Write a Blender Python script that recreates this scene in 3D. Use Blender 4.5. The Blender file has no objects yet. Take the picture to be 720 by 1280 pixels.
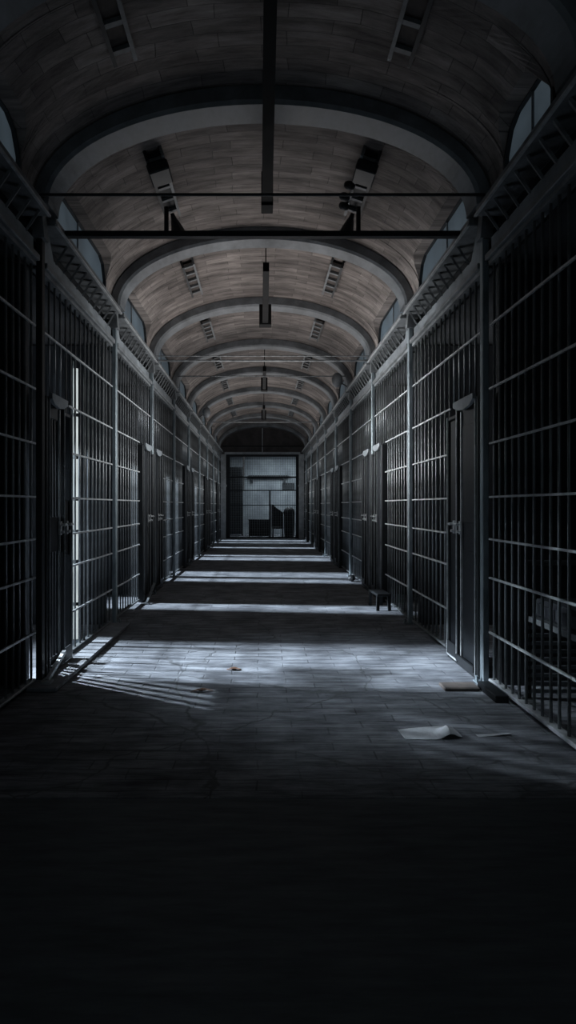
import bpy, bmesh, math, random
from mathutils import Vector, Matrix
random.seed(7)
PI = math.pi
C = bpy.context.scene.collection
sc = bpy.context.scene

# ------------------------------------------------------------------ layout
CAM_Z = 1.45
HW = 1.85                      # half corridor width
SPR = 3.92                      # spring line of the vault
VA, VB = 1.86, 0.94             # vault ellipse
RA, RB = 1.74, 0.79             # rib inner ellipse
RIBS = [4.92 + 2.5 * i for i in range(9)]      # iron ribs and posts
YEND = 26.7
BAYS = [(2.42, 4.92)] + [(RIBS[i], RIBS[i + 1]) for i in range(8)] + [(RIBS[8], YEND)]
ORD = ['front', 'second', 'third', 'fourth', 'fifth', 'sixth', 'seventh', 'eighth', 'ninth', 'tenth']
BAR_TOP = 3.40

# ------------------------------------------------------------------ helpers
def nn(t, typ, **kw):
    n = t.nodes.new(typ)
    for k, v in kw.items():
        if k in n.inputs.keys():
            n.inputs[k].default_value = v
        else:
            setattr(n, k, v)
    return n

def mat(name, c1, c2=None, rough=.6, metal=0.0, scale=6.0, stretch=(1, 1, 1), bump=.15, detail=6, spec=.5, bdist=.01):
    m = bpy.data.materials.new(name); m.use_nodes = True
    t = m.node_tree; b = t.nodes['Principled BSDF']
    b.inputs['Metallic'].default_value = metal
    b.inputs['Specular IOR Level'].default_value = spec
    c2 = c2 or tuple(x * .5 for x in c1)
    tc = nn(t, 'ShaderNodeTexCoord'); mp = nn(t, 'ShaderNodeMapping'); mp.inputs['Scale'].default_value = stretch
    t.links.new(tc.outputs['Object'], mp.inputs[0])
    no = nn(t, 'ShaderNodeTexNoise', Scale=scale, Detail=detail, Roughness=.65)
    t.links.new(mp.outputs[0], no.inputs['Vector'])
    cr = nn(t, 'ShaderNodeValToRGB')
    cr.color_ramp.elements[0].position = .35; cr.color_ramp.elements[0].color = (*c2, 1)
    cr.color_ramp.elements[1].position = .68; cr.color_ramp.elements[1].color = (*c1, 1)
    t.links.new(no.outputs['Fac'], cr.inputs[0]); t.links.new(cr.outputs[0], b.inputs['Base Color'])
    mr = nn(t, 'ShaderNodeMapRange'); mr.inputs['To Min'].default_value = max(.05, rough - .15); mr.inputs['To Max'].default_value = min(1, rough + .15)
    t.links.new(no.outputs['Fac'], mr.inputs[0]); t.links.new(mr.outputs[0], b.inputs['Roughness'])
    if bump:
        bp = nn(t, 'ShaderNodeBump', Strength=bump, Distance=bdist)
        t.links.new(no.outputs['Fac'], bp.inputs['Height']); t.links.new(bp.outputs[0], b.inputs['Normal'])
    return m

def mix(t, fac, a, b, mode='MIX'):
    n = t.nodes.new('ShaderNodeMix'); n.data_type = 'RGBA'; n.blend_type = mode
    for s, v in ((n.inputs[0], fac), (n.inputs[6], a), (n.inputs[7], b)):
        if hasattr(v, 'links'): t.links.new(v, s)
        elif isinstance(v, (int, float)): s.default_value = v
        else: s.default_value = (*v, 1)
    return n.outputs[2]

def ramp(t, src, p0, p1, c0=(0, 0, 0), c1=(1, 1, 1)):
    n = nn(t, 'ShaderNodeValToRGB')
    n.color_ramp.elements[0].position = p0; n.color_ramp.elements[0].color = (*c0, 1)
    n.color_ramp.elements[1].position = p1; n.color_ramp.elements[1].color = (*c1, 1)
    t.links.new(src, n.inputs[0]); return n.outputs[0]

def floor_mat(front=False):
    m = bpy.data.materials.new('front_slab' if front else 'worn_floor'); m.use_nodes = True
    t = m.node_tree; b = t.nodes['Principled BSDF']
    tc = nn(t, 'ShaderNodeTexCoord')
    # slight warp so that the courses are not ruler straight
    wn = nn(t, 'ShaderNodeTexNoise', Scale=1.7, Detail=3); t.links.new(tc.outputs['Object'], wn.inputs['Vector'])
    vm = nn(t, 'ShaderNodeVectorMath', operation='MULTIPLY_ADD')
    vm.inputs[1].default_value = (.07, .07, 0)
    t.links.new(wn.outputs['Color'], vm.inputs[0]); t.links.new(tc.outputs['Object'], vm.inputs[2])
    br = nn(t, 'ShaderNodeTexBrick', Scale=1.0); br.offset = .5
    br.inputs['Brick Width'].default_value = .46; br.inputs['Row Height'].default_value = .125
    br.inputs['Mortar Size'].default_value = .007; br.inputs['Mortar Smooth'].default_value = .6
    br.inputs['Color1'].default_value = (.30, .31, .33, 1); br.inputs['Color2'].default_value = (.22, .23, .25, 1)
    br.inputs['Mortar'].default_value = (.12, .125, .135, 1)
    t.links.new(vm.outputs[0], br.inputs['Vector'])
    # long cross streaks
    mp = nn(t, 'ShaderNodeMapping'); mp.inputs['Scale'].default_value = (1.0, 6.5, 1)
    t.links.new(tc.outputs['Object'], mp.inputs[0])
    s = nn(t, 'ShaderNodeTexNoise', Scale=2.6, Detail=8, Roughness=.7); t.links.new(mp.outputs[0], s.inputs['Vector'])
    big = nn(t, 'ShaderNodeTexNoise', Scale=.9, Detail=5, Roughness=.6); t.links.new(tc.outputs['Object'], big.inputs['Vector'])
    c = mix(t, ramp(t, big.outputs['Fac'], .40, .62), br.outputs['Color'], (.25, .26, .28))
    c = mix(t, .9, c, ramp(t, s.outputs['Fac'], .33, .66, (.26, .26, .28), (1.25, 1.25, 1.25)), 'MULTIPLY')
    b2 = nn(t, 'ShaderNodeTexNoise', Scale=2.3, Detail=6, Roughness=.6); t.links.new(tc.outputs['Object'], b2.inputs['Vector'])
    c = mix(t, .8, c, ramp(t, b2.outputs['Fac'], .36, .62, (.45, .45, .47), (1.15, 1.15, 1.15)), 'MULTIPLY')
    # cracks
    vo = nn(t, 'ShaderNodeTexVoronoi', Scale=.75); vo.feature = 'DISTANCE_TO_EDGE'
    vm2 = nn(t, 'ShaderNodeVectorMath', operation='MULTIPLY_ADD'); vm2.inputs[1].default_value = (.5, .5, 0)
    wn2 = nn(t, 'ShaderNodeTexNoise', Scale=2.5, Detail=6); t.links.new(tc.outputs['Object'], wn2.inputs['Vector'])
    t.links.new(wn2.outputs['Color'], vm2.inputs[0]); t.links.new(tc.outputs['Object'], vm2.inputs[2])
    t.links.new(vm2.outputs[0], vo.inputs['Vector'])
    crk = ramp(t, vo.outputs['Distance'], .002, .009)
    cm = nn(t, 'ShaderNodeMath', operation='MAXIMUM'); t.links.new(crk, cm.inputs[0]); t.links.new(ramp(t, big.outputs['Fac'], 0.60, .66), cm.inputs[1])
    c = mix(t, cm.outputs[0], (.09, .093, .10), c)
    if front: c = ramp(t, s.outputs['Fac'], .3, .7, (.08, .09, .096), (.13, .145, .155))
    t.links.new(c, b.inputs['Base Color'])
    t.links.new(ramp(t, s.outputs['Fac'], .3, .7, (.8,) * 3, (.5,) * 3), b.inputs['Roughness'])
    b.inputs['Specular IOR Level'].default_value = .35
    h1 = nn(t, 'ShaderNodeMath', operation='MULTIPLY_ADD'); t.links.new(br.outputs['Fac'], h1.inputs[0]); h1.inputs[1].default_value = -.35; t.links.new(s.outputs['Fac'], h1.inputs[2])
    bp = nn(t, 'ShaderNodeBump', Strength=.1 if front else .75, Distance=.012); t.links.new(s.outputs['Fac'] if front else h1.outputs[0], bp.inputs['Height']); t.links.new(bp.outputs[0], b.inputs['Normal'])
    return m

def vault_mat():
    m = bpy.data.materials.new('vault_boards'); m.use_nodes = True
    t = m.node_tree; b = t.nodes['Principled BSDF']
    uv = nn(t, 'ShaderNodeTexCoord')
    wn = nn(t, 'ShaderNodeTexNoise', Scale=1.3, Detail=3); t.links.new(uv.outputs['UV'], wn.inputs['Vector'])
    vm = nn(t, 'ShaderNodeVectorMath', operation='MULTIPLY_ADD'); vm.inputs[1].default_value = (.10, .10, 0)
    t.links.new(wn.outputs['Color'], vm.inputs[0]); t.links.new(uv.outputs['UV'], vm.inputs[2])
    br = nn(t, 'ShaderNodeTexBrick', Scale=1.0); br.offset = .37
    br.inputs['Brick Width'].default_value = .38; br.inputs['Row Height'].default_value = .13
    br.inputs['Mortar Size'].default_value = .004; br.inputs['Mortar Smooth'].default_value = 1.0
    br.inputs['Color1'].default_value = (.33, .292, .272, 1); br.inputs['Color2'].default_value = (.205, .18, .168, 1)
    br.inputs['Mortar'].default_value = (.13, .117, .112, 1)
    t.links.new(vm.outputs[0], br.inputs['Vector'])
    mp = nn(t, 'ShaderNodeMapping'); mp.inputs['Scale'].default_value = (1.0, 4.5, 1)
    t.links.new(uv.outputs['UV'], mp.inputs[0])
    s = nn(t, 'ShaderNodeTexNoise', Scale=2.2, Detail=8, Roughness=.7); t.links.new(mp.outputs[0], s.inputs['Vector'])
    big = nn(t, 'ShaderNodeTexNoise', Scale=1.1, Detail=4); t.links.new(uv.outputs['UV'], big.inputs['Vector'])
    c = mix(t, .9, br.outputs['Color'], ramp(t, s.outputs['Fac'], .30, .68, (.26, .25, .245), (1.45, 1.44, 1.43)), 'MULTIPLY')
    c = mix(t, .7, c, ramp(t, big.outputs['Fac'], .35, .65, (.35, .34, .34), (1.15, 1.15, 1.15)), 'MULTIPLY')
    t.links.new(c, b.inputs['Base Color']); b.inputs['Roughness'].default_value = .75
    b.inputs['Specular IOR Level'].default_value = .3
    h1 = nn(t, 'ShaderNodeMath', operation='MULTIPLY_ADD'); t.links.new(br.outputs['Fac'], h1.inputs[0]); h1.inputs[1].default_value = -.5; t.links.new(s.outputs['Fac'], h1.inputs[2])
    bp = nn(t, 'ShaderNodeBump', Strength=.6, Distance=.015); t.links.new(h1.outputs[0], bp.inputs['Height']); t.links.new(bp.outputs[0], b.inputs['Normal'])
    return m

def pane_mat(name, col, strength):
    m = bpy.data.materials.new(name); m.use_nodes = True
    t = m.node_tree; b = t.nodes['Principled BSDF']
    tc = nn(t, 'ShaderNodeTexCoord')
    no = nn(t, 'ShaderNodeTexNoise', Scale=2.2, Detail=5); t.links.new(tc.outputs['Object'], no.inputs['Vector'])
    c = ramp(t, no.outputs['Fac'], .3, .7, tuple(x * .55 for x in col), col)
    t.links.new(c, b.inputs['Base Color']); t.links.new(c, b.inputs['Emission Color'])
    b.inputs['Emission Strength'].default_value = strength; b.inputs['Roughness'].default_value = .35
    return m

IRON = mat('dark_iron', (.30, .32, .33), (.10, .105, .11), rough=.36, metal=.4, scale=9, stretch=(1, 1, .35), bump=.12)
POST = mat('blue_grey_iron', (.36, .42, .45), (.14, .165, .18), rough=.42, metal=.25, scale=7, stretch=(1, 1, .3), bump=.12)
RAIL = mat('worn_rail', (.62, .64, .65), (.34, .35, .36), rough=.4, metal=.3, scale=12, bump=.1)
BLACK = mat('black_iron', (.022, .025, .028), (.010, .011, .013), rough=.5, metal=.2, scale=6, bump=.1)
DEEP = mat('deep_black', (.008, .008, .009), (.004, .004, .004), rough=.7, scale=6, bump=.1, spec=.2)  # plain black, darker than the other iron
DOORM = mat('black_blue_door', (.014, .017, .021), (.007, .008, .011), rough=.5, metal=.2, scale=4, bump=.15)
RIBM = mat('grey_rib', (.235, .25, .265), (.11, .118, .126), rough=.5, metal=.15, scale=3.5, stretch=(1, .5, 1), bump=.15)
GIRD = mat('grey_girder', (.25, .265, .275), (.10, .105, .11), rough=.5, metal=.2, scale=5, bump=.2)
PLATE = mat('pale_backing', (.27, .295, .315), (.11, .12, .13), rough=.6, scale=3, bump=.2)
CELL = mat('cell_plaster', (.075, .08, .088), (.03, .032, .036), rough=.85, scale=2.2, stretch=(1, 1, .6), bump=.4, bdist=.02)
KERB = mat('kerb_stone', (.30, .31, .33), (.16, .165, .18), rough=.75, scale=5, bump=.3)
ENDW = mat('dark_end_wall', (.12, .108, .105), (.06, .055, .054), rough=.8, scale=3, bump=.3)
JAMB = mat('pale_end_jamb', (.55, .58, .60), (.32, .335, .35), rough=.7, scale=4, bump=.2)
ROOMW = mat('pale_room_wall', (.42, .45, .47), (.22, .24, .26), rough=.8, scale=1.3, bump=.1)
PAPER = mat('paper', (.62, .63, .65), (.40, .41, .43), rough=.8, scale=8, bump=.1)
LEAF = mat('brown_leaf', (.16, .075, .04), (.07, .035, .022), rough=.8, scale=20, bump=.1)
STEEL = mat('bright_steel', (.6, .62, .62), (.4, .41, .42), rough=.3, metal=.1, scale=14, bump=.05)
CLOTH = mat('grey_mattress', (.05, .055, .065), (.03, .033, .04), rough=.9, scale=8, bump=.3)
STEP = mat('brown_step', (.15, .12, .105), (.07, .06, .055), rough=.8, scale=6, bump=.3)
BOXM = mat('dark_box', (.05, .055, .06), (.025, .028, .03), rough=.7, scale=3, bump=.1)
PANE = pane_mat('frosted_pane', (.10, .135, .165), .32)  # weak emission in the panes stands in for sky light behind them
GLOW = pane_mat('bar_glow', (.82, .90, .89), .8)  # glow put into the material so the strip reads as a lit bar
FLOOR = floor_mat(); VAULT = vault_mat()

def box(bm, x0, x1, y0, y1, z0, z1):
    vs = [bm.verts.new((x, y, z)) for x in (x0, x1) for y in (y0, y1) for z in (z0, z1)]
    for f in ((0, 1, 3, 2), (4, 6, 7, 5), (0, 4, 5, 1), (2, 3, 7, 6), (0, 2, 6, 4), (1, 5, 7, 3)):
        bm.faces.new([vs[i] for i in f])

def tube(bm, a, b, r, n=8, r2=None, caps=True):
    a, b = Vector(a), Vector(b); d = (b - a).normalized()
    u = d.orthogonal().normalized(); v = d.cross(u)
    r2 = r if r2 is None else r2
    A = [bm.verts.new(a + (u * math.cos(2 * PI * i / n) + v * math.sin(2 * PI * i / n)) * r) for i in range(n)]
    B = [bm.verts.new(b + (u * math.cos(2 * PI * i / n) + v * math.sin(2 * PI * i / n)) * r2) for i in range(n)]
    for i in range(n):
        bm.faces.new((A[i], A[(i + 1) % n], B[(i + 1) % n], B[i]))
    if caps:
        bm.faces.new(A[::-1]); bm.faces.new(B)

def bar(bm, a, b, w, h):
    """square section bar between two points (w across, h along the other axis)"""
    a, b = Vector(a), Vector(b); d = (b - a).normalized()
    up = Vector((0, 0, 1)) if abs(d.z) < .95 else Vector((0, 1, 0))
    u = d.cross(up).normalized(); v = u.cross(d)
    q = [(-1, -1), (1, -1), (1, 1), (-1, 1)]
    A = [bm.verts.new(a + u * (i * w / 2) + v * (j * h / 2)) for i, j in q]
    B = [bm.verts.new(b + u * (i * w / 2) + v * (j * h / 2)) for i, j in q]
    for i in range(4):
        bm.faces.new((A[i], A[(i + 1) % 4], B[(i + 1) % 4], B[i]))
    bm.faces.new(A[::-1]); bm.faces.new(B)

def prism(bm, pts, axis, d0, d1):
    """extrude a 2-D polygon along axis ('x' pts are (y,z), 'y' pts are (x,z))"""
    mk = (lambda p, d: (d, p[0], p[1])) if axis == 'x' else (lambda p, d: (p[0], d, p[1]))
    A = [bm.verts.new(mk(p, d0)) for p in pts]; B = [bm.verts.new(mk(p, d1)) for p in pts]
    n = len(pts)
    for i in range(n):
        bm.faces.new((A[i], A[(i + 1) % n], B[(i + 1) % n], B[i]))
    bm.faces.new(A[::-1]); bm.faces.new(B)

def lathe(bm, prof, n=14, M=None):
    M = M or Matrix()
    rings = [[bm.verts.new(M @ Vector((r * math.cos(2 * PI * i / n), r * math.sin(2 * PI * i / n), z))) for i in range(n)] for r, z in prof]
    for a, b in zip(rings, rings[1:]):
        for i in range(n):
            bm.faces.new((a[i], a[(i + 1) % n], b[(i + 1) % n], b[i]))
    bm.faces.new(rings[0][::-1]); bm.faces.new(rings[-1])

def mesh(bm, name, smooth=False, bevel=0):
    if bevel:
        bmesh.ops.bevel(bm, geom=list(bm.edges), offset=bevel, segments=1, affect='EDGES')
    bmesh.ops.recalc_face_normals(bm, faces=list(bm.faces))
    me = bpy.data.meshes.new(name); bm.to_mesh(me); bm.free()
    if smooth:
        for p in me.polygons: p.use_smooth = True
    return me

def obj(name, bm_or_me, m=None, parent=None, loc=None, smooth=False, bevel=0):
    me = bm_or_me
    if isinstance(me, bmesh.types.BMesh): me = mesh(me, name, smooth, bevel)
    if m and not me.materials: me.materials.append(m)
    o = bpy.data.objects.new(name, me); C.objects.link(o)
    if parent: o.parent = parent
    if loc: o.location = loc
    return o

def tag(o, label, cat, group=None, kind=None):
    o['label'] = label; o['category'] = cat
    if group: o['group'] = group
    if kind: o['kind'] = kind
    return o

def thing(name, loc, label, cat, group=None, rot=(0, 0, 0)):
    o = bpy.data.objects.new(name, None); C.objects.link(o); o.location = loc; o.rotation_euler = rot
    o.empty_display_size = .1
    return tag(o, label, cat, group)

def struct(name, bm, m, parent=None, **k):
    o = obj(name, bm, m, parent, **k)
    if parent is None: o['kind'] = 'structure'
    return o

def B(*a):
    bm = bmesh.new(); box(bm, *a); return bm

def side(s): return 'left' if s < 0 else 'right'

# ------------------------------------------------------------------ room shell
bm = bmesh.new(); box(bm, -4.3, 4.3, 3.02, YEND + 4.2, -.12, 0); struct('floor', bm, FLOOR)
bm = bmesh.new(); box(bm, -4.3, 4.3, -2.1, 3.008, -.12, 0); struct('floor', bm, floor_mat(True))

# vault: columns along y, each with the angle where the surface starts (window cut-outs)
NT = 40
def vault():
    bm = bmesh.new(); uvl = bm.loops.layers.uv.new('UVMap')
    th_w = math.asin((4.29 - SPR) / VB)
    cols = []
    edges = [-2.0, 1.16, 3.40] + RIBS + [YEND + .15]
    wins = []
    for i, (a, b) in enumerate(zip(edges, edges[1:])):
        a2 = a + .34 if i else a
        w0, w1 = a2 + .10, b - .32
        cols.append((a, 0)); cols.append((w0 - .001, 0))
        if i >= 1 and w1 - w0 > .5 and i < len(edges) - 2:
            wins.append((w0, w1))
            cols += [(w0, th_w * .45), (w0 + .12, th_w)]
            k = max(1, int((w1 - w0) / .4))
            for j in range(1, k): cols.append((w0 + .12 + (w1 - w0 - .34) * j / k, th_w))
            cols += [(w1 - .22, th_w), (w1 - .09, th_w * .85), (w1, th_w * .45), (w1 + .001, 0)]
    cols.append((edges[-1], 0))
    grid = []
    for y, t0 in cols:
        row = []
        for j in range(NT + 1):
            th = t0 + (PI - 2 * t0) * j / NT
            row.append((bm.verts.new((VA * math.cos(th), y, SPR + VB * math.sin(th))), th * 1.42, y))
        grid.append(row)
    def f(vs, uvs):
        fa = bm.faces.new(vs)
        for l, u in zip(fa.loops, uvs): l[uvl].uv = u
    for r0, r1 in zip(grid, grid[1:]):
        for j in range(NT):
            q = [r0[j], r0[j + 1], r1[j + 1], r1[j]]
            f([p[0] for p in q], [(p[1], p[2]) for p in q])
        for j in (0, NT):           # reveal out to the window plane
            p, q = r0[j], r1[j]
            sx = 1 if j == 0 else -1
            if p[0].co.z > SPR + .001 or q[0].co.z > SPR + .001:
                a = bm.verts.new((sx * 2.06, p[0].co.y, p[0].co.z)); b = bm.verts.new((sx * 2.06, q[0].co.y, q[0].co.z))
                f([p[0], q[0], b, a], [(p[1], p[2]), (q[1], q[2]), (q[1] + .2, q[2]), (p[1] + .2, p[2])])
    me = bpy.data.meshes.new('ceiling'); bm.to_mesh(me); bm.free()
    for p in me.polygons: p.use_smooth = False
    o = obj('ceiling', me, VAULT); o['kind'] = 'structure'
    return wins
WINS = vault()
# weather roof above everything, keeps the sky out
bm = bmesh.new(); box(bm, -4.45, 4.45, -2.2, YEND + 4.3, 5.06, 5.2)
struct('ceiling', bm, CELL)

n = 0
for (w0, w1) in WINS:
    for s in (-1, 1):
        n += 1
        x = s * 1.86
        pts = [(w0, 3.86), (w1, 3.86), (w1, 4.08), (w1 - .09, 4.24), (w1 - .22, 4.30), (w0 + .12, 4.30), (w0, 4.10)]
        bm = bmesh.new(); prism(bm, pts, 'x', x, x + s * .012)
        w = struct('window_%d' % n, bm, PANE)
        fr = bmesh.new()
        for p, q in zip(pts, pts[1:] + pts[:1]):
            bar(fr, (x - s * .015, *p), (x - s * .015, *q), .035, .035)
        obj('window_frame', fr, BLACK, w)
        mu = bmesh.new(); bar(mu, (x - s * .01, w0 + (w1 - w0) * .42, 3.86), (x - s * .01, w0 + (w1 - w0) * .42, 4.29), .014, .014)
        obj('glazing_bar', mu, GIRD, w)

# cell walls
for s in (-1, 1):
    bm = bmesh.new()
    if s > 0:
        box(bm, 4.2, 4.35, -2.1, YEND + 4.2, 0, 5.06)
    else:   # tall cell windows let the low sun in
        opens = [(4.96, 6.75), (8.80, 9.85), (11.95, 13.65), (16.5, 18.2), (19.8, 21.6), (23.9, 26.0)]
        y = -2.1
        for a, b in opens:
            box(bm, -4.35, -4.2, y, a, 0, 5.06); box(bm, -4.35, -4.2, a, b, 0, .95); box(bm, -4.35, -4.2, a, b, 3.2, 5.06)
            y = b
        box(bm, -4.35, -4.2, y, YEND + 4.2, 0, 5.06)
    struct('wall_' + side(s), bm, CELL)
    for k, y in enumerate([2.42] + RIBS):
        bm = bmesh.new(); box(bm, min(s * 1.93, s * 4.2), max(s * 1.93, s * 4.2), y - .01, y + .11, 0, 3.4)
        struct('wall_partition', bm, CELL)
    bm = bmesh.new(); box(bm, min(s * 1.96, s * 4.2), max(s * 1.96, s * 4.2), -2.1, YEND, 3.42, 3.5)
    struct('ceiling_' + side(s), bm, CELL)
    # solid wall behind the windows
    bm = bmesh.new(); box(bm, min(s * 2.06, s * 2.16), max(s * 2.06, s * 2.16), -2.1, YEND, 3.5, 5.06)
    struct('wall_attic', bm, CELL)
bm = bmesh.new(); box(bm, -4.3, 4.3, -2.25, -2.1, 0, 5.06); struct('wall_back', bm, CELL)

# end wall: dark lunette and jambs around the screen opening
bm = bmesh.new()
pts = [(VA * math.cos(t), SPR + VB * math.sin(t)) for t in [PI * i / 24 for i in range(25)]]
pts = [(2.06, 3.74)] + [(2.06, 5.0), (-2.06, 5.0), (-2.06, 3.74)]
prism(bm, pts, 'y', YEND, YEND + .15)
struct('wall_end', bm, ENDW)
bm = bmesh.new(); box(bm, -1.66, 1.66, YEND - .06, YEND, 3.70, 3.80); struct('trim_1', bm, JAMB)
bm = bmesh.new(); box(bm, -1.75, 1.75, YEND - .05, YEND, 4.02, 4.08); struct('trim_2', bm, BLACK)
for i, s in enumerate((-1, 1)):
    bm = bmesh.new(); box(bm, min(s * 1.62, s * 4.2), max(s * 1.62, s * 4.2), YEND, YEND + .15, 0, 3.74)
    struct('wall_end', bm, CELL)
    bm = bmesh.new(); box(bm, min(s * 1.60, s * 1.82), max(s * 1.60, s * 1.82), YEND - .16, YEND - .005, 0, 3.70)
    box(bm, min(s * 1.57, s * 1.83), max(s * 1.57, s * 1.83), YEND - .19, YEND - .004, 2.28, 2.36)
    struct('trim_%d' % (3 + i), bm, JAMB)
# room beyond the screen
bm = bmesh.new(); box(bm, -4.3, 4.3, YEND + 4.0, YEND + 4.2, 0, 5.06); struct('wall_room', bm, ROOMW)
bm = bmesh.new(); box(bm, -4.2, 4.2, YEND + .15, YEND + 4.0, 3.8, 3.9); struct('ceiling_room', bm, ROOMW)

# kerb on the left
bm = bmesh.new(); box(bm, -1.84, -1.60, 4.72, 7.35, 0, .035); struct('trim_5', bm, KERB, bevel=.006)

# ------------------------------------------------------------------ arch ribs, posts, tie rods
def rib(y, idx):
    bm = bmesh.new(); N = 48; ra_o, rb_o = VA - .005, VB - .005
    w = .29
    sec = []
    for i in range(N + 1):
        t = PI * i / N; c, s = math.cos(t), math.sin(t)
        P = lambda a, b, yy: bm.verts.new((a * c, yy, SPR - .06 + (b + .06 * s) * s if False else SPR + b * s - .02 * (1 - s)))
        # stepped section: an outer flange and a slightly recessed web edge
        sec.append([P(ra_o, rb_o, y), P(RA + .03, RB + .03, y), P(RA, RB, y + .02), P(RA, RB, y + w - .02), P(RA + .03, RB + .03, y + w), P(ra_o, rb_o, y + w)])
    for a, b in zip(sec, sec[1:]):
        for j in range(5): bm.faces.new((a[j], a[j + 1], b[j + 1], b[j]))
    bm.faces.new(sec[0]); bm.faces.new(sec[-1][::-1])
    o = obj('arch_rib', bm, RIBM, smooth=False)
    tag(o, 'grey iron arch rib under the vault, %s arch counted from the front' % ORD[idx], 'arch', 'arch ribs carrying the vault')
for i, y in enumerate([3.34] + RIBS): rib(y, i)

for i, y in enumerate(RIBS):
    for s in (-1, 1):
        p = thing('iron_post', (s * 1.815, y + .05, 0), 'slim iron post between barred panels, %s post on the %s from the front' % (ORD[i] if i else 'first', side(s)), 'post', 'posts between cells')
        bm = bmesh.new(); box(bm, -.026, .026, -.035, .035, .012, 3.62); obj('shaft', bm, BLACK if (s < 0 and i == 0) else POST, p, bevel=.006)
        bm = bmesh.new(); box(bm, *sorted((-s * .07, s * .03)), -.05, .07, 0, .012); box(bm, *sorted((-s * .07, -s * .055)), -.02, .02, .012, .06); obj('base_plate', bm, POST, p)
        bm = bmesh.new(); prism(bm, [(-.05, 3.62), (.05, 3.62), (.05, 3.80), (.06, 3.89), (-.03, 3.89), (-.03, 3.85)] if s > 0 else
                                [(.05, 3.62), (-.05, 3.62), (-.05, 3.80), (-.06, 3.89), (.03, 3.89), (.03, 3.85)], 'y', -.05, .05)
        obj('bracket', bm, GIRD, p)

def rod(y, z, r, x0, x1, label, flange=False, mat_=BLACK):
    bm = bmesh.new()
    if flange:
        box(bm, x0, x1, y - .03, y + .03, z - .025, z + .025)
        o = obj('tie_beam', bm, mat_, bevel=.004)
    else:
        tube(bm, (x0, y, z), (x1, y, z), r, 10); o = obj('tie_rod', bm, mat_, smooth=False)
    tag(o, label, 'tie rod', 'tie rods across the vault'); return o
rod(4.86, 3.935, .012, -1.78, 1.78, 'thin black tie rod crossing the vault just above the thick beam')
rod(5.32, 3.82, .03, -1.74, 1.74, 'thick black flat tie beam across the corridor, lower of the front pair', True)
rod(9.86, 3.80, .016, -1.78, 1.78, 'long thin black tie rod crossing at the third arch', False, IRON)
rod(9.80, 3.86, .008, -1.78, 1.78, 'hairline wire stretched just above the tie rod at the third arch', False, IRON)
rod(12.36, 4.08, .012, -1.72, 1.72, 'faint thin tie rod crossing under the fourth arch', False, IRON)
rod(17.4, 3.84, .014, -1.76, 1.76, 'small far tie rod crossing near the sixth arch', False, IRON)

# ------------------------------------------------------------------ lattice girders above the cells
for i, (y0, y1) in enumerate(BAYS):
    for s in (-1, 1):
        if i == 0: y0 = 1.0
        g = thing('lattice_girder', (s * 1.84, y0, 3.42), 'grey lattice girder with slanted struts above the %s cells, %s bay from the front' % (side(s), ORD[i]),
                  'girder', 'girders above the cell fronts')
        L = y1 - y0; e = .14 if i else 0; e2 = .02
        a, b = (e, L - e2)
        bm = bmesh.new(); box(bm, *sorted((-s * .12, s * .10)), a, b, .36, .43); obj('top_chord', bm, GIRD, g, bevel=.006)
        bm = bmesh.new(); box(bm, *sorted((-s * .135, -s * .115)), a, b, .355, .372); obj('chord_edge', bm, RAIL, g)
        bm = bmesh.new(); box(bm, *sorted((-s * .05, s * .10)), a, b, 0, .05); obj('bottom_chord', bm, GIRD, g, bevel=.006)
        bm = bmesh.new(); box(bm, *sorted((s * .005, s * .02)), a, b, .05, .19); obj('fascia', bm, PLATE, g)
        bm = bmesh.new(); prism(bm, [(s * .02, .185), (s * .19, .30), (s * .19, .36), (s * .10, .36), (s * .16, .33), (s * .02, .20)], 'y', a, b)
        bmesh.ops.recalc_face_normals(bm, faces=bm.faces); obj('soffit', bm, BLACK, g)
        k = max(4, int((b - a - .5) / .17)); st = None
        for j in range(k):
            yy = a + .38 + (b - a - .52) * j / (k - 1)
            if st is None:
                bm = bmesh.new(); bar(bm, (s * .015, 0, .18), (-s * .07, .05, .36), .05, .018); st = mesh(bm, 'rung')
            obj('rung', st, GIRD, g, (0, yy, 0))
        bm = bmesh.new(); prism(bm, [(a + .02, .19), (a + .34, .19), (a + .22, .36), (a + .02, .36)], 'x', s * .012, s * .022); obj('gusset', bm, PLATE, g)

# ------------------------------------------------------------------ barred cell fronts and doors
LEV = [2.90, 2.39, 1.95, 1.52, 1.18, .87, .43]
bars_me = {}
def bar_me(h, rad=.011):
    k = (round(h, 2), rad)
    if k not in bars_me:
        bm = bmesh.new(); tube(bm, (0, 0, 0), (0, 0, h), rad, 8); bars_me[k] = mesh(bm, 'bar', smooth=True)
    return bars_me[k]

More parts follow.
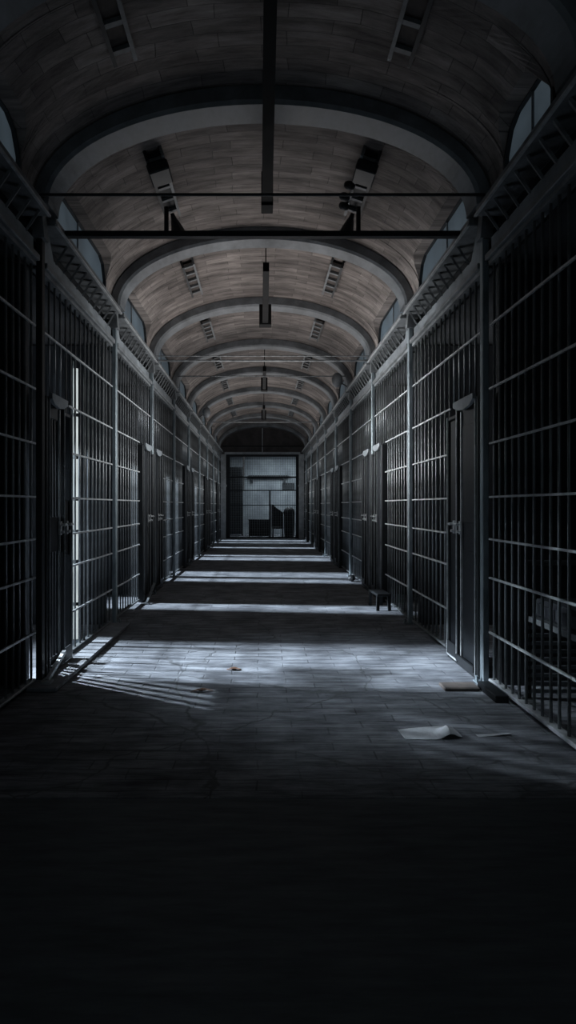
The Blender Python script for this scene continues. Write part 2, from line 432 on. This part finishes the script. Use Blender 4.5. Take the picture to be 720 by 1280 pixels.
def panel(y0, y1, s, i, door=None, pat='plain'):
    """barred front between two posts; door=(d0,d1) leaves a doorway with bars above it"""
    L = y1 - y0
    lab = {0: 'near dark barred cell panel at the %s picture edge, before the first post' % side(s)}.get(
        i, 'dark iron barred cell panel on the %s side, %s bay counted from the front' % (side(s), ORD[i]))
    p = thing('barred_panel', (s * HW, y0, 0), lab, 'cell bars', 'barred cell fronts')
    n = round(L / (.118 if i == 0 else .15)); m = IRON
    for j in range(n):
        y = (j + .5) * L / n
        yy = y0 + y
        z0 = .06
        if door and door[0] - .03 < yy < door[1] + .03: z0 = 2.40
        h = BAR_TOP - z0 + .02
        o = obj('bar', bar_me(h, .011 if i < 2 else .009), m, p, (0, y + random.uniform(-.008, .008), z0))
        if i: o.rotation_euler = (random.gauss(0, .0022), 0, 0)
    segs = [(0, L)]
    if door:
        a, b = door[0] - y0 - .05, door[1] - y0 + .05
        segs = [q for q in ((0, a), (b, L)) if q[1] - q[0] > .12]
    for z in LEV:
        for a, b in (segs if z < 2.45 else [(0, L)]):
            bm = bmesh.new(); box(bm, *sorted((-s * .012, -s * .028)), a + .02, b - .02, z - .008, z + .008)
            obj('crossbar', bm, RAIL, p)
    for a, b in segs:
        bm = bmesh.new(); box(bm, -.03, .03, a + .02, b - .02, .04 if (s < 0 or i) else .03, .06); obj('bottom_rail', bm, IRON if i else RAIL, p, bevel=.004)
    bm = bmesh.new(); box(bm, -.03, .03, .02, L - .02, 3.385, 3.418); obj('top_rail', bm, GIRD, p)
    return p

def cell_door(d0, d1, s, label, hood=True, barred=False, edge=None):
    """frame, solid lock panel on the far side, a leaf with bright edge strips, hood, handle"""
    W = d1 - d0
    t = thing('cell_door', (s * (HW - .02), d0, 0), label, 'door', 'cell doors')
    X = lambda a, b: sorted((-s * a, -s * b))
    zt = 2.36
    ls = W * .62 if W > .6 else W * .66          # where leaf ends and lock panel begins
    bm = bmesh.new()
    box(bm, *X(-.03, .05), -.04, .035, .02, zt); box(bm, *X(-.03, .05), W - .03, W, .02, zt - .07)
    box(bm, *X(-.03, .055), ls, ls + .025, .02, zt); box(bm, *X(-.03, .05), .0, ls + .025, zt - .035, zt)
    box(bm, *X(-.03, .05), ls, W, zt - .1, zt - .07)
    box(bm, *X(-.03, .05), 0, W, 0, .05)
    obj('frame', bm, BLACK, t, bevel=.004)
    bm = bmesh.new()
    for ya, zb in ((.004, zt), (ls + .004, zt), (W - .016, zt - .07)): box(bm, *X(.045 if ya != ls + .004 else .05, .062), ya, ya + .013, .03, zb)
    box(bm, *X(.045, .062), 0, ls + .02, zt - .014, zt + .002); box(bm, *X(.045, .062), ls, W, .03, .045)
    obj('frame_edge', bm, edge or RAIL, t)
    leaf = bmesh.new()
    if barred:
        box(leaf, *X(-.01, .02), .04, ls - .005, .06, .14); box(leaf, *X(-.01, .02), .04, ls - .005, 2.2, zt - .04)
        box(leaf, *X(-.01, .02), .04, ls - .005, 1.05, 1.35)
        k = 5
        for j in range(k):
            y = .06 + (ls - .09) * j / (k - 1); tube(leaf, (0, y, .1), (0, y, 2.25), .016, 8)
    else:
        box(leaf, *X(-.01, .015), .04, ls - .005, .055, zt - .04)
        box(leaf, *X(.015, .022), .09, ls - .055, .25, 1.05); box(leaf, *X(.015, .022), .09, ls - .055, 1.3, zt - .2)
    lf = obj('leaf', leaf, DOORM, t, bevel=.003)
    e = bmesh.new(); box(e, *X(.018, .034), ls - .045, ls - .022, .07, zt - .06); box(e, *X(.018, .034), .06, .075, .07, zt - .06)
    obj('edge_strip', e, edge or RAIL, lf)
    bm = bmesh.new(); box(bm, *X(-.01, .03), ls + .028, W - .032, .05 if not barred else 1.0, zt - .11 if not barred else 1.5); obj('lock_panel', bm, DOORM, t, bevel=.003)
    for j, (yy, sz) in enumerate(((ls + .14 if W > .6 else ls + .06, .022), (ls - .035, .026))):
        bm = bmesh.new(); box(bm, *X(.03, .045), yy - sz, yy + sz, 1.19, 1.31)
        tube(bm, (-s * .045, yy, 1.28), (-s * .085, yy, 1.28), .012, 8); tube(bm, (-s * .085, yy - .05, 1.28), (-s * .085, yy + .02, 1.28), .011, 8)
        tube(bm, (-s * .045, yy, 1.215), (-s * .07, yy, 1.215), .013, 8)
        obj('handle', bm, STEEL, t)
    if hood:
        bm = bmesh.new()
        prism(bm, [(.0, zt + .03), (ls + .03, zt + .03), (ls + .03, zt - .02), (ls * .8, zt - .06), (ls * .5, zt - .075), (ls * .2, zt - .06), (0, zt - .02)], 'x', -s * .055, -s * .085)
        obj('hood', bm, PLATE, t, bevel=.003)
    bm = bmesh.new(); box(bm, *X(.05, .07), .03, ls, .05, .10); box(bm, *X(.05, .062), ls + .03, W - .02, .05, .17); obj('kick_plate', bm, BLACK, t)
    return t

DW = .80
for i, (y0, y1) in enumerate(BAYS):
    a, b = y0 + .125, y1 - .005
    if i == 0: a = y0
    for s in (-1, 1):
        if i == 0 or i == 9:
            panel(a, b - (.2 if i == 9 else 0), s, i); continue
        if i % 2: d = (a + .01, a + DW)
        else: d = (b - .01 - DW, b - .01)
        if i == 1 and s < 0: d = (a + .01, a + .62)
        panel(a, b, s, i, d)
        lab = {1: ('narrow dark cell door beside the first post on the left, small steel handle at its lock', 'tall black solid cell door with pale edge strips on the right, nearest the front')[s > 0],  # the bright spot at the lock is a steel handle
               2: ('dark cell door on the left under a bright hood, second door from the front', 'dark cell door on the right just behind the low stool')[s > 0]}.get(
            i, 'dark cell door on the %s, %s bay counted from the front' % (side(s), ORD[i]))
        cell_door(d[0], d[1], s, lab, hood=(i < 6), barred=(s < 0 and i == 1), edge=IRON if (i > 1 or s < 0) else None)

# white strip made to glow, standing in for a brightly lit bar on the left
t = thing('glow_bar', (-1.935, 6.30, 0), 'tall white bar made to glow as if brightly lit, behind the left bars near the front', 'glowing bar')
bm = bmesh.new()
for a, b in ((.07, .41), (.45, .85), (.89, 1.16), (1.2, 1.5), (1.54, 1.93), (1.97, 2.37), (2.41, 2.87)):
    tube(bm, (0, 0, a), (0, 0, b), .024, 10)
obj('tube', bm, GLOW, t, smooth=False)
bm = bmesh.new(); box(bm, -.05, -.022, -.025, .025, 0, 2.95); box(bm, -.05, .03, -.03, .03, 0, .065); obj('channel', bm, POST, t)

# ------------------------------------------------------------------ ceiling fittings
def trough(y0, y1, z, w0, w1, label, endbox=None, hmat=DEEP):
    t = thing('hanging_trough', (0.045, y0, z), label, 'cable trough', 'cable troughs under the crown')
    L = y1 - y0
    bm = bmesh.new()
    q0 = [bm.verts.new((x * w0 / 2, 0, zz)) for x, zz in ((-1, 0), (1, 0), (1, .11), (-1, .11))]
    q1 = [bm.verts.new((x * w1 / 2, L, zz)) for x, zz in ((-1, 0), (1, 0), (1, .11), (-1, .11))]
    for k in range(4): bm.faces.new((q0[k], q0[(k + 1) % 4], q1[(k + 1) % 4], q1[k]))
    bm.faces.new(q0[::-1]); bm.faces.new(q1)
    obj('channel', bm, hmat, t)
    for k in range(3):
        yy = .25 + (L - .5) * k / 2
        if any(r - .03 < y0 + yy < r + .37 for r in [3.34] + RIBS): yy += .4
        bm = bmesh.new(); tube(bm, (0, yy, .11), (0, yy, SPR + VB - z - .002), .008, 6); obj('hanger', bm, hmat, t)
    if endbox:
        bm = bmesh.new(); box(bm, -endbox / 2, endbox / 2, L - .16, L + .02, -.02, .30); obj('junction_box', bm, hmat, t, bevel=.006)
trough(1.9, 5.86, 4.29, .062, .10, 'long black trough hanging under the vault crown in the foreground', .112)
trough(7.4, 9.66, 4.30, .075, .09, 'black hanging trough ending in a square box between second and third arches', .19)
trough(12.9, 15.1, 4.30, .07, .08, 'small dark hanging trough between fourth and fifth arches', .16)
trough(17.9, 20.2, 4.30, .07, .08, 'tiny dark hanging trough far down the vault', .16)

def bracket(y, s, i, style):
    x = s * 1.0; zv = SPR + VB * math.sqrt(1 - (x / VA) ** 2)
    ang = s * math.radians(17.9)
    t = thing('ceiling_bracket', (x, y, zv - .03), 'ladder-like metal bracket under the vault, %s half, %s bay from the front' % (side(s), ORD[i]),
              'ceiling bracket', 'brackets along the vault', (0, ang, 0))
    L = .66 if i == 0 else 1.15
    for k in (-1, 1):
        bm = bmesh.new(); box(bm, k * .075 - .014, k * .075 + .014, 0, L, -.07, .03); obj('rail', bm, GIRD if k * s < 0 else BLACK, t)
    for k in range(3 if i == 0 else 5):
        bm = bmesh.new(); box(bm, -.062, .062, .06 + k * .24, .10 + k * .24, -.055, -.025); obj('rung', bm, GIRD, t)
    bm = bmesh.new(); box(bm, -.062, .062, .05, L - .05, -.02, -.01); obj('backing', bm, STEP if style != 1 else BLACK, t)
    if style:
        bm = bmesh.new(); box(bm, -.10, .10, .04, .30, -.17, -.07); obj('gear_box', bm, BLACK, t, bevel=.012)
        M = Matrix.Translation((0, L * .92, -.12)) @ Matrix.Rotation(math.radians(200), 4, 'X')
        bm = bmesh.new(); lathe(bm, [(.02, -.05), (.03, .0), (.045, .04), (.07, .12), (.085, .17), (.07, .172)], 12, M); obj('lamp_head', bm, BLACK, t)
        if s > 0:
            for q, yy in enumerate((.45, .68, .86)):
                bm = bmesh.new(); bmesh.ops.create_uvsphere(bm, u_segments=10, v_segments=6, radius=.05,
                    matrix=Matrix.Translation((-.11 - .02 * (q % 2), yy, -.12)) @ Matrix.Diagonal((1.2, .8, .9, 1))); tube(bm, (-.075, yy, -.05), (-.11, yy, -.11), .012, 6)
                obj('clamp', bm, BLACK, t, smooth=True)
for i, (y0, y1) in enumerate(BAYS[:8]):
    for s in (-1, 1):
        bracket((y0 + .62) if i else 3.70, s, i, 1 if i == 1 else 0)
# droppers from brackets to the thick tie beam
for s, x in ((-1, -.84), (1, .84)):
    bm = bmesh.new(); tube(bm, (x, 5.32, 3.845), (x, 5.32, SPR + VB * math.sqrt(1 - (x / VA) ** 2) - .002 if False else 4.06), .02, 8)
    tag(obj('dropper', bm, BLACK), 'short black rod standing on the thick tie beam, %s half' % side(s), 'rod', 'droppers on the tie beam')

# globes near the girders
for x, y, z, nm in ((1.50, 12.2, 3.97, 'round pale lamp globe by the right girder near the fourth arch'), (-1.50, 16.3, 3.95, 'round pale lamp globe by the left girder far down')):
    t = thing('globe_lamp', (x, y, z), nm, 'lamp')
    s = 1 if x > 0 else -1
    bm = bmesh.new(); bmesh.ops.create_uvsphere(bm, u_segments=16, v_segments=10, radius=.11, matrix=Matrix.Diagonal((1, 1, 1.35, 1))); obj('globe', bm, RIBM, t, smooth=True)
    bm = bmesh.new(); tube(bm, (s * .08, 0, -.06), (s * .205, 0, -.135), .012, 8); obj('arm', bm, BLACK, t)

# conduit on the lunette
bm = bmesh.new(); tube(bm, (0, YEND - .03, 3.80), (0, YEND - .03, 4.84), .022, 8)
tag(obj('conduit', bm, JAMB), 'thin pale vertical conduit on the dark end lunette', 'pipe')

# ------------------------------------------------------------------ end screen
t = thing('mesh_screen', (0, YEND + .07, 0), 'tall barred mesh screen closing the far end of the corridor', 'screen')
bm = bmesh.new()
box(bm, -1.62, -1.42, -.04, .04, 0, 3.70); box(bm, 1.47, 1.62, -.04, .04, 0, 3.70); box(bm, -1.42, 1.47, -.04, .04, 3.6, 3.70); box(bm, -1.42, 1.47, -.04, .04, 0, .07)
obj('frame', bm, DOORM, t)
for z, h in ((2.70, .06), (2.12, .05), (1.47, .035)):
    bm = bmesh.new(); box(bm, -1.42, 1.47, -.03, .03, z - h / 2, z + h / 2); obj('crossbar', bm, DOORM, t)
bm = bmesh.new(); box(bm, .30, .36, -.03, .03, .07, 2.10); obj('door_post', bm, DOORM, t)
bm = bmesh.new(); box(bm, .36, .42, -.05, -.03, .1, 1.47); obj('pale_jamb', bm, RAIL, t)  # paler metal than the screen frame
bm = bmesh.new(); box(bm, -.85, -.79, -.02, .02, 2.15, 3.6); obj('pale_mullion', bm, RAIL, t)  # same pale metal, upper left of the screen
vb = None
for k in range(28):
    x = -1.37 + k * 2.79 / 27
    if vb is None:
        bm = bmesh.new(); box(bm, -.008, .008, -.01, .01, .07, 3.6); vb = mesh(bm, 'bar')
    obj('bar', vb, GIRD, t, (x, 0, 0))
bm = bmesh.new()
for k in range(34): box(bm, -1.42, 1.47, .012, .018, .12 + k * .105 - .004, .12 + k * .105 + .004)
obj('wire_mesh', bm, GIRD, t)

# things in the room beyond
def crate(x0, x1, y0, y1, h, name, label, cat):
    c = thing(name, ((x0 + x1) / 2, (y0 + y1) / 2, 0), label, cat)
    w, d = (x1 - x0) / 2, (y1 - y0) / 2
    bm = bmesh.new(); box(bm, -w, w, -d, d, .06, h - .04); obj('body', bm, BOXM, c, bevel=.01)
    bm = bmesh.new(); box(bm, -w - .02, w + .02, -d - .02, d + .02, h - .04, h); obj('top', bm, BOXM, c, bevel=.006)
    for sx in (-1, 1):
        for sy in (-1, 1):
            bm = bmesh.new(); box(bm, sx * w - .03 * (1 + sx), sx * w + .03 * (1 - sx), sy * d - .03 * (1 + sy), sy * d + .03 * (1 - sy), 0, .06); obj('foot', bm, BOXM, c)
    bm = bmesh.new(); box(bm, -w * .9, -.01, -d - .015, -d, .1, h - .1); box(bm, .01, w * .9, -d - .015, -d, .1, h - .1); obj('panel', bm, BLACK, c)
crate(-.62, .36, YEND + .8, YEND + 1.3, .82, 'low_cabinet', 'low dark cabinet behind the end screen, left of the screen door', 'cabinet')
crate(-1.9, -.95, YEND + 2.6, YEND + 3.1, 3.3, 'tall_locker', 'tall dark locker seen through the left of the end screen', 'locker')
# draped chair
t = thing('high_back_chair', (.70, YEND + 1.0, 0), 'dark high-backed chair behind the end screen right of the screen post', 'chair')
bm = bmesh.new(); prism(bm, [(-.26, .42), (.26, .42), (.26, 1.12), (.16, 1.2), (-.02, 1.32), (-.26, 1.52)], 'y', .18, .26); obj('backrest', bm, BLACK, t, bevel=.01)
bm = bmesh.new(); box(bm, -.26, .26, -.26, .26, .40, .48); obj('seat', bm, BLACK, t, bevel=.01)
for a in (-.22, .22):
    for b_ in (-.22, .22):
        bm = bmesh.new(); tube(bm, (a, b_, 0), (a, b_, .4), .025, 8); obj('leg', bm, BLACK, t)
t = thing('round_bin', (1.22, YEND + 1.1, 0), 'dark tall rounded bin behind the end screen at its right edge', 'bin')
bm = bmesh.new(); lathe(bm, [(.20, 0), (.22, .04), (.24, .6), (.25, 1.1)], 18); obj('body', bm, BLACK, t, smooth=True)
bm = bmesh.new(); lathe(bm, [(.265, 1.1), (.265, 1.15), (.22, 1.28), (.10, 1.38), (.03, 1.40)], 18); obj('lid', bm, BLACK, t, smooth=True)
# wall shelf and board in the room
t = thing('wall_shelf', (.3, YEND + 3.85, 2.85), 'dark wall shelf on the pale wall beyond the end screen', 'shelf')
bm = bmesh.new(); box(bm, -1.0, 1.0, -.15, .15, 0, .12); obj('board', bm, BOXM, t)
for a in (-.8, .8):
    bm = bmesh.new(); box(bm, a - .03, a + .03, -.1, .15, -.25, 0); obj('bracket', bm, BOXM, t)
t = obj('notice_board', B(1.0, 1.6, YEND + 3.93, YEND + 4.001, 2.25, 2.6), BOXM)
tag(t, 'small dark board on the pale wall beyond the screen, upper right', 'board')

# ------------------------------------------------------------------ floor clutter
def sheet(name, w, d, hfun, m, nx=14, ny=6):
    bm = bmesh.new(); g = []
    for i in range(nx + 1):
        g.append([bm.verts.new((w * (i / nx - .5), d * (j / ny - .5) * (1 - .35 * abs(i / nx - .5)), hfun(i / nx, j / ny))) for j in range(ny + 1)])
    for i in range(nx):
        for j in range(ny): bm.faces.new((g[i][j], g[i + 1][j], g[i + 1][j + 1], g[i][j + 1]))
    o = obj(name, bm, m)
    md = o.modifiers.new('t', 'SOLIDIFY'); md.thickness = .003; md.offset = 1
    return o
o = sheet('paper_scrap', .36, .20, lambda u, v: .001 + .055 * math.exp(-((u - .80) / .13) ** 2) * (0.55 + .45 * math.sin(v * 5)) + .01 * u * v, PAPER)
o.location = (1.06, 3.86, 0); o.rotation_euler.z = .08
tag(o, 'crumpled grey paper scrap with a raised fold on the right floor', 'paper', 'paper scraps')
o = sheet('paper_scrap', .22, .05, lambda u, v: .001 + .012 * u * (1 - v), PAPER, 8, 3)
o.location = (1.46, 3.84, 0); o.rotation_euler.z = .12
tag(o, 'thin pale paper strip on the right floor, beside the crumpled scrap', 'paper', 'paper scraps')
for (x, y, w, d, r, l) in ((-.25, 5.36, .13, .06, .1, 'small brown dead leaf lying in the lit floor centre'), (-.47, 4.74, .19, .05, .2, 'long dark brown dead leaf on the floor nearer the front left')):
    bm = bmesh.new(); N = 10
    up = [(w * (k / N - .5), d / 2 * math.sin(PI * k / N) ** .8) for k in range(N + 1)]
    top = [bm.verts.new((a, b, .004 + .018 * (2 * b / d) ** 2)) for a, b in up]
    mid = [bm.verts.new((a, 0, .003 + .01 * math.sin(a * 30) ** 2)) for a, b in up]
    bot = [bm.verts.new((a, -b, .004 + .018 * (2 * b / d) ** 2)) for a, b in up]
    for k in range(N):
        for p, q in ((top, mid), (mid, bot)):
            vs = (p[k], q[k], q[k + 1], p[k + 1])
            bm.faces.new(vs)
    o = obj('dead_leaf', bm, LEAF, loc=(x, y, 0)); o.rotation_euler.z = r
    tag(o, l, 'leaf', 'dead leaves')

bm = bmesh.new(); box(bm, 1.42, 1.70, 4.74, 4.90, 0, .03)
tag(obj('door_step', bm, STEP, bevel=.008), 'low brown step slab on the floor before the right front door', 'step')
bm = bmesh.new(); box(bm, 1.71, 1.81, 4.46, 4.84, 0, .055)
tag(obj('kerb_block', bm, BLACK, bevel=.006), 'black block at the foot of the right front barred panel', 'block')
t = thing('low_stool', (1.66, 8.62, 0), 'low dark stool on the floor against the right bars', 'stool', None, (0, 0, .05))
bm = bmesh.new(); box(bm, -.10, .10, -.26, .26, .20, .235); obj('seat', bm, BLACK, t, bevel=.008)
for a in (-.075, .075):
    for b_ in (-.22, .22):
        bm = bmesh.new(); bar(bm, (a, b_, .20), (a * 1.1, b_ * 1.08, 0), .04, .04); obj('leg', bm, BLACK, t)
bm = bmesh.new(); bmesh.ops.create_icosphere(bm, subdivisions=2, radius=.075, matrix=Matrix.Translation((1.70, 11.6, .062)) @ Matrix.Diagonal((1, 1.3, .85, 1)))
for v in bm.verts: v.co += Vector((random.uniform(-.008, .008), random.uniform(-.008, .008), random.uniform(0, .008)))
tag(obj('rubble_stone', bm, BLACK), 'small dark lump of rubble at the foot of the right bars', 'stone')
# angled latch bar at the left door foot
t = thing('door_stop', (-1.72, 4.98, .035), 'short slanted metal stop at the foot of the left front door', 'door stop')
bm = bmesh.new(); bar(bm, (.0, -.12, .02), (0.02, .24, .16), .03, .03); obj('bar', bm, RAIL, t)
bm = bmesh.new(); box(bm, -.04, .04, -.17, -.08, 0, .02); obj('plate', bm, RAIL, t)
t = thing('door_stop', (-1.70, 9.25, 0), 'slanted metal stop leaning at the foot of the second left door', 'door stop')
bm = bmesh.new(); bar(bm, (.0, -.3, .02), (0.02, .2, .24), .03, .03); obj('bar', bm, IRON, t)
bm = bmesh.new(); box(bm, -.04, .04, -.36, -.26, 0, .02); obj('plate', bm, IRON, t)
# bunk in the right front cell
t = thing('bunk_bed', (2.75, 3.75, 0), 'slatted metal bunk in the shadowy cell behind the right front bars', 'bed')
hb = None
for k in range(9):
    bm = bmesh.new(); box(bm, -.75, .55, .82, .85, .04 + k * .06, .065 + k * .06); obj('slat', bm, PLATE, t)
bm = bmesh.new(); box(bm, -.75, .55, -.95, .85, .58, .62); obj('frame', bm, GIRD, t)
bm = bmesh.new(); box(bm, -.73, .53, -.93, .81, .62, .76); obj('mattress', bm, CLOTH, t, bevel=.03)
bm = bmesh.new(); tube(bm, (-.75, .84, 1.02), (.55, .84, 1.02), .02, 8); obj('head_rail', bm, GIRD, t)
for a in (-.74, .54):
    for b_ in (-.94, .84):
        bm = bmesh.new(); tube(bm, (a, b_, 0), (a, b_, 1.03 if b_ > 0 else .62), .022, 8); obj('leg', bm, BLACK, t)

# ------------------------------------------------------------------ light
w = bpy.data.worlds.new('World'); sc.world = w; w.use_nodes = True
bg = w.node_tree.nodes['Background']; bg.inputs[0].default_value = (.30, .42, .55, 1); bg.inputs[1].default_value = .12

def light(name, typ, loc, energy, col, **k):
    l = bpy.data.lights.new(name, typ); l.energy = energy; l.color = col
    for a, b in k.items():
        if a not in ('aim', 'cam'): setattr(l, a, b)
    o = bpy.data.objects.new(name, l); C.objects.link(o); o.location = loc
    if 'aim' in k:
        o.rotation_euler = (PI, 0, 0) if k['aim'] == 'UP' else (Vector(k['aim'])).to_track_quat('-Z', 'Y').to_euler()
    return o
light('low_sun', 'SUN', (-12, 10, 8), 17, (.74, .87, 1.0), angle=math.radians(4), aim=(1, -.10, -.5))
light('cell_lamp', 'SPOT', (-3.3, 6.0, 2.1), 750, (.75, .88, 1.0), spot_size=math.radians(62), spot_blend=.6, shadow_soft_size=.03, aim=(1.9, -1.35, -1.5))
light('floor_pool', 'AREA', (.6, 5.15, 3.75), 6.0, (.75, .88, 1.0), size=.6, size_y=.6, shape='RECTANGLE', spread=math.radians(58), aim=(.05, .0, -1))  # unseen light added for a soft fade across the near floor
light('vault_wash', 'AREA', (0, 9.3, 2.72), 33, (1.0, .96, .94), size=2.2, size_y=4.0, shape='RECTANGLE', spread=math.radians(150), aim='UP')  # unseen up-facing lights added to brighten the vault
light('vault_wash', 'AREA', (0, 17.5, 2.6), 58, (1.0, .97, .95), size=2.2, size_y=9, shape='RECTANGLE', aim='UP')
for s in (-1, 1):  # unseen side lights added to pick out the bars
    light('bar_wash', 'AREA', (-s * .5, 8.8, 2.5), 72 if s > 0 else 42, (.95, .98, 1.0), size=4.2, size_y=.9, shape='RECTANGLE', spread=math.radians(95), aim=(s, 0, .0001))
    light('bar_wash', 'AREA', (-s * .5, 19.5, 2.4), 50, (.93, .97, 1.0), size=13, size_y=.9, shape='RECTANGLE', spread=math.radians(95), aim=(s, 0, .0001))
light('front_fill', 'AREA', (0, -1.6, 2.4), 6, (.70, .88, 1.0), size=3.2, size_y=2.5, shape='RECTANGLE', aim=(0, 1, -.02))  # unseen weak bluish fill added behind the camera
light('end_room', 'AREA', (1.0, YEND + 2.2, 3.7), 110, (.76, .90, 1.0), size=3, size_y=2, shape='RECTANGLE', aim=(0, .25, -1))

# ------------------------------------------------------------------ camera
cam = bpy.data.cameras.new('Camera'); co = bpy.data.objects.new('Camera', cam); C.objects.link(co)
co.location = (0, 0, CAM_Z); co.rotation_euler = (PI / 2, 0, 0)
cam.sensor_fit = 'VERTICAL'; cam.sensor_height = 36; cam.lens = 36 * 760 / 1280
cam.shift_x = 32 / 1280; cam.shift_y = -8 / 1280
cam.clip_start = .05
sc.camera = co
sc.view_settings.view_transform = 'Standard'; sc.view_settings.look = 'None'
sc.view_settings.exposure = 0; sc.view_settings.gamma = 1
sc.cycles.max_bounces = 8; sc.cycles.diffuse_bounces = 5
